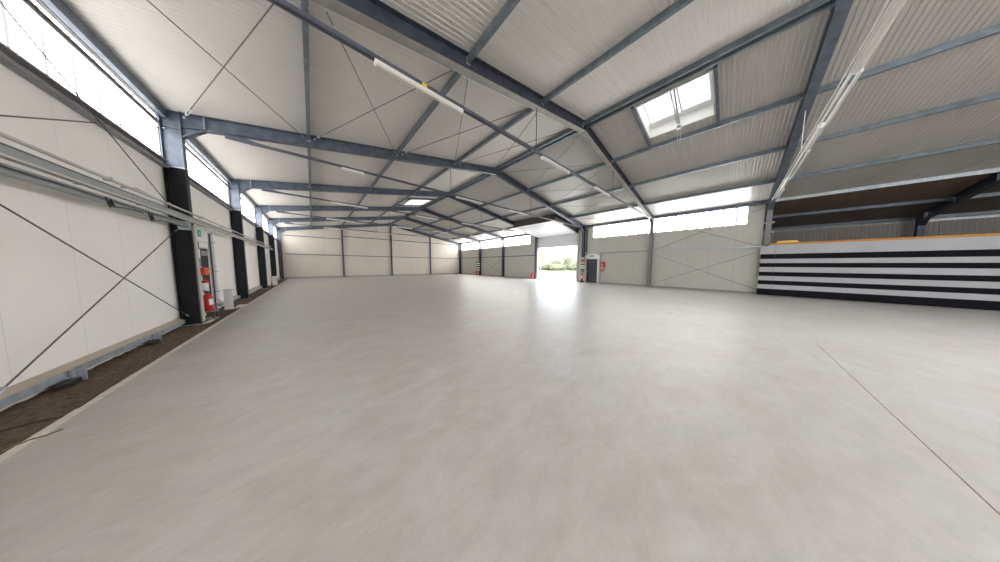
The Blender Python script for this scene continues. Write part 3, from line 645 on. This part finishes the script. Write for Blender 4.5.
# sign column left of the door
cxf = XR
bd = thing('sign_board', 'pale sign board on the column between loading door and dark exit door', 'sign board', (cxf - .02, 9.57, 0))
MB().box(cxf - .03, cxf - .003, 9.33, 9.83, .05, 2.38).build('panel', M['wframe'], bd)
def sign(name, label, cat, y0, y1, z0, z1, m, marks, grp=None):
    t = thing(name, label, cat, (cxf - .04, (y0 + y1) / 2, z0), grp)
    pl = MB().box(cxf - .042, cxf - .031, y0, y1, z0, z1).build('plate', M[m], t)
    for (a, c, e, g_, mm) in marks: MB().box(cxf - .046, cxf - .042, a, c, e, g_).build('marking', M[mm], pl)
sign('warning_sign', 'black and yellow sign at the top of the board by the exit door', 'sign', 9.39, 9.76, 1.66, 2.2, 'blackp', [(9.40, 9.75, 1.76, 1.96, 'yellow'), (9.43, 9.73, 2.04, 2.14, 'grey')], 'signs on the board')
sign('notice_sign', 'white notice below the black and yellow sign by the exit door', 'sign', 9.40, 9.75, 1.36, 1.62, 'white', [(9.45, 9.70, 1.5, 1.56, 'grey'), (9.45, 9.70, 1.42, 1.45, 'grey')], 'signs on the board')
sign('dark_sign', 'dark sign above the extinguisher by the exit door', 'sign', 9.40, 9.75, 1.02, 1.30, 'blackp', [(9.49, 9.66, 1.1, 1.22, 'grey')], 'signs on the board')
def extinguisher(x, y, z, label, s=1.0, m='red', group='fire extinguishers', tall=.5, r=.085, lbl=True, toward=-1):
    t = thing('fire_extinguisher', label, 'fire extinguisher', (x, y, z), group)
    f = MB(); prof = [(r * .9, 0), (r, .03), (r, tall * .82), (r * .75, tall * .93), (r * .35, tall), (r * .3, tall + .04)]; n = 16
    vs = [(x + q * s * math.cos(2 * PI * i / n), y + q * s * math.sin(2 * PI * i / n), z + hh * s) for q, hh in prof for i in range(n)]
    fs = [(j * n + i, j * n + (i + 1) % n, (j + 1) * n + (i + 1) % n, (j + 1) * n + i) for j in range(len(prof) - 1) for i in range(n)] + [tuple(range(n))[::-1], tuple(range((len(prof) - 1) * n, len(prof) * n))]
    cy = f.add(vs, fs).build('cylinder', M[m], t, smooth=True)
    zt_ = z + (tall + .04) * s
    f = MB(); f.box(x - .03 * s, x + .03 * s, y - .03 * s, y + .03 * s, zt_ - .01, zt_ + .04 * s); f.bar((x, y, zt_ + .03 * s), (x, y - .16 * s, zt_ + .07 * s), .025 * s, .015 * s); f.bar((x, y, zt_ + .01 * s), (x, y - .14 * s, zt_ + .0), .025 * s, .012 * s); vv = f.build('valve', M['blackp'], t)
    MB().path([(x, y + .03 * s, zt_ + .02 * s), (x, y + .12 * s, zt_), (x, y + (r + .05) * s, z + tall * .7 * s), (x, y + (r + .03) * s, z + tall * .35 * s)], .012 * s, 8).build('hose', M['blackp'], vv, smooth=True)
    if lbl:
        f = MB(); k = [(x + (r + .003) * s * math.cos(a), y + (r + .003) * s * math.sin(a)) for a in [PI * (1 if toward < 0 else 0) - .45 + .9 * i / 8 + (.5 if toward < 0 else -.7) for i in range(9)]]
        vs = [(a, c, z + .16 * s) for a, c in k] + [(a, c, z + tall * .72 * s) for a, c in k]
        f.add(vs, [(i, i + 1, 10 + i, 9 + i) for i in range(8)]).build('paper_label', M['white'], cy)
    return t
extinguisher(cxf - .12, 9.57, .22, 'red fire extinguisher on the sign board by the dark exit door', 1.25, 'red')
t = thing('extinguisher_stand', 'black floor stand under the extinguisher by the exit door', 'stand', (cxf - .12, 9.57, 0))
MB().box(cxf - .24, cxf - .032, 9.39, 9.75, .0, .03).build('base', M['blackp'], t); MB().box(cxf - .22, cxf - .032, 9.45, 9.69, .03, .22).build('block', M['blackp'], t)
# alarm box and sign right of the door
t = thing('fire_alarm_box', 'red fire alarm box with white mark beside the dark exit door', 'alarm box', (dx - .1, 7.88, 1.4))
MB().box(dx - .14, dx - .002, 7.68, 8.0, 1.40, 1.93).build('case', M['red'], t, bevel=.01)
f = MB(); f.box(dx - .146, dx - .14, 7.80, 7.90, 1.66, 1.72); f.box(dx - .146, dx - .14, 7.83, 7.87, 1.62, 1.78); f.build('marking', M['white'], t)
MB().box(dx - .145, dx - .14, 7.72, 7.96, 1.46, 1.50).build('label', M['white'], t)
t = thing('warning_sign', 'small orange sign below the red fire alarm box', 'sign', (dx - .02, 7.87, 1.1))
MB().box(dx - .016, dx - .002, 7.72, 8.04, 1.08, 1.32).build('plate', M['orange'], t); MB().box(dx - .019, dx - .016, 7.80, 7.96, 1.17, 1.22).build('marking', M['red'], t)
# gear at the farther columns
t = thing('sign_strip', 'black and white striped signs on the fifth door wall column', 'sign', (XR - .02, FY[5], .8))
for i, z in enumerate((1.95, 1.6, 1.25, .95)):
    MB().box(XR - .03, XR - .004, FY[5] - .22, FY[5] + .9, z, z + .16).build('plate', M['blackp' if i % 2 == 0 else 'green'], t); MB().box(XR - .03, XR - .004, FY[5] - .22, FY[5] + .9, z - .17, z - .01).build('stripe', M['white'], t)
MB().box(XR - .028, XR - .002, FY[5] - .05, FY[5] + .02, .72, 2.2).build('post', M['white'], t)
extinguisher(XR - .14, FY[5] + .5, .0, 'red fire extinguisher on the floor below the striped signs', 1.25, 'red', tall=.62, r=.10, lbl=False)
extinguisher(XR - .14, FY[3] + .32, .0, 'red fire extinguisher on the floor at the far loading door jamb', 1.2, 'red', tall=.55, r=.12, lbl=False)
tag(MB().path([(WR - .3, 22.5, .03), (WR - .35, 23.2, .05), (WR - .25, 23.9, .03)], .05, 8).build('rope_bundle', M['copper'], smooth=True), 'small brown bundle on the floor at the foot of the distant wall', 'bundle')

# ------------------------------------------------------------------ fire point behind the first black column
xs = XL + .03
t = thing('white_post', 'slim pale post standing on the gravel against the closest black column', 'post', (xs, FY[2], -.05))
MB().box(XL + .002, XL + .03, FY[2] - .04, FY[2] + .10, .0, 2.6).build('post', M['wframe'], t); MB().box(XL + .052, XL + .14, FY[2] - .10, FY[2] + .35, -.045, -.02).build('foot_plate', M['edge'], t)
xb = WL + .10
d2 = struct(MB().box(WL + .003, WL + .096, 10.98, 11.62, -.02, 2.06).build('door_2', M['dark']))
f = MB(); f.box(WL + .003, WL + .10, 10.93, 10.975, -.04, 2.26); f.box(WL + .003, WL + .10, 11.63, 11.70, -.04, 2.26); f.box(WL + .003, WL + .10, 10.975, 11.63, 2.10, 2.26); f.build('door_frame', M['white'], d2)
f = MB(); f.box(WL + .097, WL + .103, 11.04, 11.56, 1.84, 2.0); pieces(f, 'door_closer', M['grey'], d2)
t = thing('header_board', 'white header board over the window wall exit door', 'sign board', (xb, 11.1, 2.3))
MB().box(WL + .003, xb, 10.35, 11.75, 2.28, 2.74).build('panel', M['white'], t)
t = thing('sign_board', 'white upright sign board between the closest black column and the exit door', 'sign board', (xb, 10.6, .9))
MB().box(WL + .003, xb, 10.35, 10.92, .85, 2.27).build('panel', M['white'], t)
t = thing('exit_sign', 'small green exit sign on the white board over the window wall door', 'sign', (xb, 11.0, 2.45))
pl = MB().box(xb + .001, xb + .008, 10.93, 11.17, 2.42, 2.62).build('plate', M['green'], t)
f = MB(); runner(f, xb + .012, 11.05, 2.5, .17); f.build('pictogram', M['white'], pl)
t = thing('fire_sign', 'faint pink sign at the corner of the white header board', 'sign', (xb, 10.68, 2.45)); MB().box(xb + .001, xb + .006, 10.58, 10.78, 2.42, 2.64).build('plate', M['pink'], t); MB().box(xb + .006, xb + .009, 10.63, 10.73, 2.48, 2.56).build('marking', M['white'], t)
for z0, z1, l in ((2.02, 2.26, 'upper black sign on the white board by the closest black column'), (1.52, 1.75, 'lower black sign on the white board by the closest black column')):
    t = thing('black_sign', l, 'sign', (xb, 10.8, z0), 'black signs on the white board'); MB().box(xb + .001, xb + .01, 10.70, 10.91, z0, z1).build('plate', M['blackp'], t); MB().box(xb + .01, xb + .013, 10.76, 10.86, z0 + .08, z0 + .12).build('marking', M['grey'], t)
t = thing('fire_alarm_box', 'orange red alarm box on the white board by the closest black column', 'alarm box', (xb, 10.95, 1.24))
MB().box(xb + .001, xb + .13, 10.64, 11.08, 1.24, 1.47).build('case', M['red_o'], t, bevel=.01); MB().box(xb + .13, xb + .135, 10.70, 10.84, 1.31, 1.40).build('button', M['red'], t)
MB().box(xb + .131, xb + .134, 10.92, 11.0, 1.31, 1.40).build('marking', M['yellow'], t)
t = thing('spray_bottle', 'white cylinder with red cap mounted below the orange alarm box', 'bottle', (xb + .07, 10.80, .72))
MB().tube((xb + .07, 10.80, .74), (xb + .07, 10.80, 1.0), .07, 14).build('body', M['white'], t, smooth=True)
f = MB(); f.tube((xb + .07, 10.80, 1.0), (xb + .07, 10.80, 1.07), .074, 14); f.tube((xb + .07, 10.80, 1.07), (xb + .07, 10.80, 1.12), .03, 10); f.build('cap', M['red'], t, smooth=True)
MB().box(xb - .0, xb + .06, 10.76, 10.84, .70, .74).build('bracket', M['zinc'], t)
xe = XL - .02
t = thing('extinguisher_stand', 'grey floor stand carrying the big red extinguisher on the gravel', 'stand', (xe, 10.3, -.06))
MB().box(xe - .15, xe + .15, 10.10, 10.44, -.05, -.02).build('base', M['grey'], t)
for xx, yy in ((xe - .11, 10.14), (xe + .11, 10.14), (xe - .11, 10.40), (xe + .11, 10.40)): MB().box(xx - .012, xx + .012, yy - .012, yy + .012, -.02, .18).build('leg', M['steel_d'], t)
MB().box(xe - .13, xe + .13, 10.11, 10.43, .18, .20).build('shelf', M['grey'], t)
extinguisher(xe, 10.27, .2, 'big red fire extinguisher with white label at the closest black column', 1.15, 'red', tall=.43, r=.092, lbl=True, toward=1)
# pipes and loose boards beyond
t = thing('down_pipe', 'white curved down pipe beside the window wall exit door', 'pipe', (WL + .1, 12.2, .3))
xp = WL + .10
MB().path([(xp, 12.17, 2.66), (xp, 12.18, 1.5), (xp, 12.2, .40), (xp + .01, 12.23, .27), (xp + .04, 12.3, .22), (xp + .07, 12.42, .22)], .045, 10).build('pipe', M['white'], t, smooth=True)
f = MB()
for z in (2.3, 1.3, .6): f.box(WL + .002, WL + .15, 12.12, 12.24, z, z + .03)
pieces(f, 'clip', M['zinc'], t)
for y, l in ((11.80, 'first'), (11.96, 'second')):
    xu = WL + .08
    t = thing('steel_upright', f'{l} slim grey upright between the exit door and the white pipe', 'upright', (xu, y, -.05), 'slim uprights by the exit door')
    MB().prism([(xu - .02, y - .035), (xu + .03, y - .035), (xu + .03, y - .025), (xu - .01, y - .025), (xu - .01, y + .035), (xu - .02, y + .035)], 2, -.03, 2.6).build('angle', M['zinc' if l == 'first' else 'steel_d'], t)
    MB().box(xu - .06, xu + .07, y - .06, y + .06, -.045, -.03).build('foot_plate', M['zinc'], t)
t = thing('white_board', 'white board leaning upright on the gravel beyond the exit door', 'board', (XL + .12, 11.8, -.05))
f = MB(); f.sweep([(WL + .25, 12.0, -.05), (WL + .45, 12.02, -.05), (WL + .45, 12.06, -.05), (WL + .25, 12.04, -.05)], [(WL + .25, 12.06, .66), (WL + .45, 12.08, .66), (WL + .45, 12.12, .66), (WL + .25, 12.10, .66)]); f.build('panel', M['white'], t)
MB().sweep([(WL + .24, 12.055, .66), (WL + .46, 12.075, .66), (WL + .46, 12.125, .66), (WL + .24, 12.105, .66)], [(WL + .24, 12.055, .675), (WL + .46, 12.075, .675), (WL + .46, 12.125, .675), (WL + .24, 12.105, .675)]).build('edge_strip', M['wframe'], t)
tag(MB().box(WL + .44, WL + .62, 12.14, 12.95, -.05, -.015).build('slab', M['edge']), 'pale flat slab on the gravel beside the leaning white board', 'slab')
# far exit on the window wall
t = struct(MB().box(WL + .003, WL + .05, 21.9, 22.9, .0, 2.2).build('door_4', M['white']))
f = MB(); f.box(WL + .003, WL + .25, 21.55, 21.75, -.03, 2.5); f.box(WL + .003, WL + .25, 23.1, 23.3, -.03, 2.5); f.box(WL + .003, WL + .2, 21.75, 23.1, 2.3, 2.5); f.build('door_frame', M['white'], t)
t = thing('white_cabinet', 'white box on the gravel by the far exit frame', 'box', (WL + .4, 23.0, -.05))
MB().box(WL + .30, WL + .52, 23.4, 24.3, -.05, .62).build('body', M['white'], t, bevel=.01); MB().box(WL + .53, WL + .54, 23.5, 24.2, .05, .55).build('door', M['wframe'], t)

# ------------------------------------------------------------------ striped partition
PT = [Vector((19.04, -.985, 0)), Vector((19.04, -14, 0))]
t = thing('striped_partition', 'tall partition with black and white horizontal stripes and timber top', 'partition', (19.04, -4, 0))
MB().box(19.05, 19.13, -14, -1.25, 0, 2.80).build('board', M['stripe_w'], t)
MB().box(19.05, 19.12, -1.25, -.985, 0, 2.74).build('board_end', M['stripe_w'], t)
st = [(0.0, .36), (.60, .83), (1.08, 1.31), (1.58, 1.80), (2.03, 2.30)]
for a, c in st: MB().box(19.042, 19.05, -14, -.985, a, c).build('black_stripe', M['stripe_b'], t)
MB().box(19.042, 19.05, -1.50, -1.485, .36, 2.74).build('joint', M['grey'], t)
MB().box(19.03, 19.14, -14, -1.25, 2.80, 2.895).build('timber_cap', M['wood'], t)
t = thing('timber_batten', 'short pale yellow timber lying on the partition top near the column', 'timber', (19.1, -1.85, 2.895))
MB().box(19.03, 19.14, -2.18, -1.52, 2.895, 3.0).build('plank', M['wood_l'], t)
MB().box(19.02, 19.03, -2.15, -1.55, 2.91, 2.985).build('face_strip', M['wood_l'], t)

# ------------------------------------------------------------------ light, world, camera
w = bpy.data.worlds.new('sky'); S.world = w; w.use_nodes = True
bg = w.node_tree.nodes['Background']; bg.inputs[0].default_value = (.88, .94, 1.0, 1); bg.inputs[1].default_value = 4.2
su = bpy.data.lights.new('sun', 'SUN'); su.energy = 2; su.angle = math.radians(1.5); su.color = (1, .96, .9)
so = bpy.data.objects.new('sun', su); COL.objects.link(so); so.rotation_euler = (math.radians(38), 0, math.radians(25))

cam = bpy.data.cameras.new('camera'); co = bpy.data.objects.new('camera', cam); COL.objects.link(co); S.camera = co
cam.sensor_fit = 'HORIZONTAL'; cam.sensor_width = 36; cam.lens = 36 * .20865463828352833; cam.clip_start = .05; cam.clip_end = 500
yaw, pitch, roll = 0.7309140739639638, -0.07627466038791424, 0.005913163291267855
fw = Vector((math.sin(yaw) * math.cos(pitch), math.cos(yaw) * math.cos(pitch), math.sin(pitch))); rt = Vector((math.cos(yaw), -math.sin(yaw), 0)); up = rt.cross(fw)
r2 = rt * math.cos(roll) + up * math.sin(roll); u2 = -rt * math.sin(roll) + up * math.cos(roll)
mw = Matrix((r2, u2, -fw)).transposed().to_4x4(); mw.translation = Vector((0, 0, H)); co.matrix_world = mw

S.view_settings.view_transform = 'Standard'; S.view_settings.look = 'None'; S.view_settings.gamma = 1; S.view_settings.use_curve_mapping = False
S.view_settings.exposure = 1.9
S.cycles.max_bounces = 12; S.cycles.diffuse_bounces = 8; S.cycles.glossy_bounces = 4; S.cycles.sample_clamp_indirect = 6
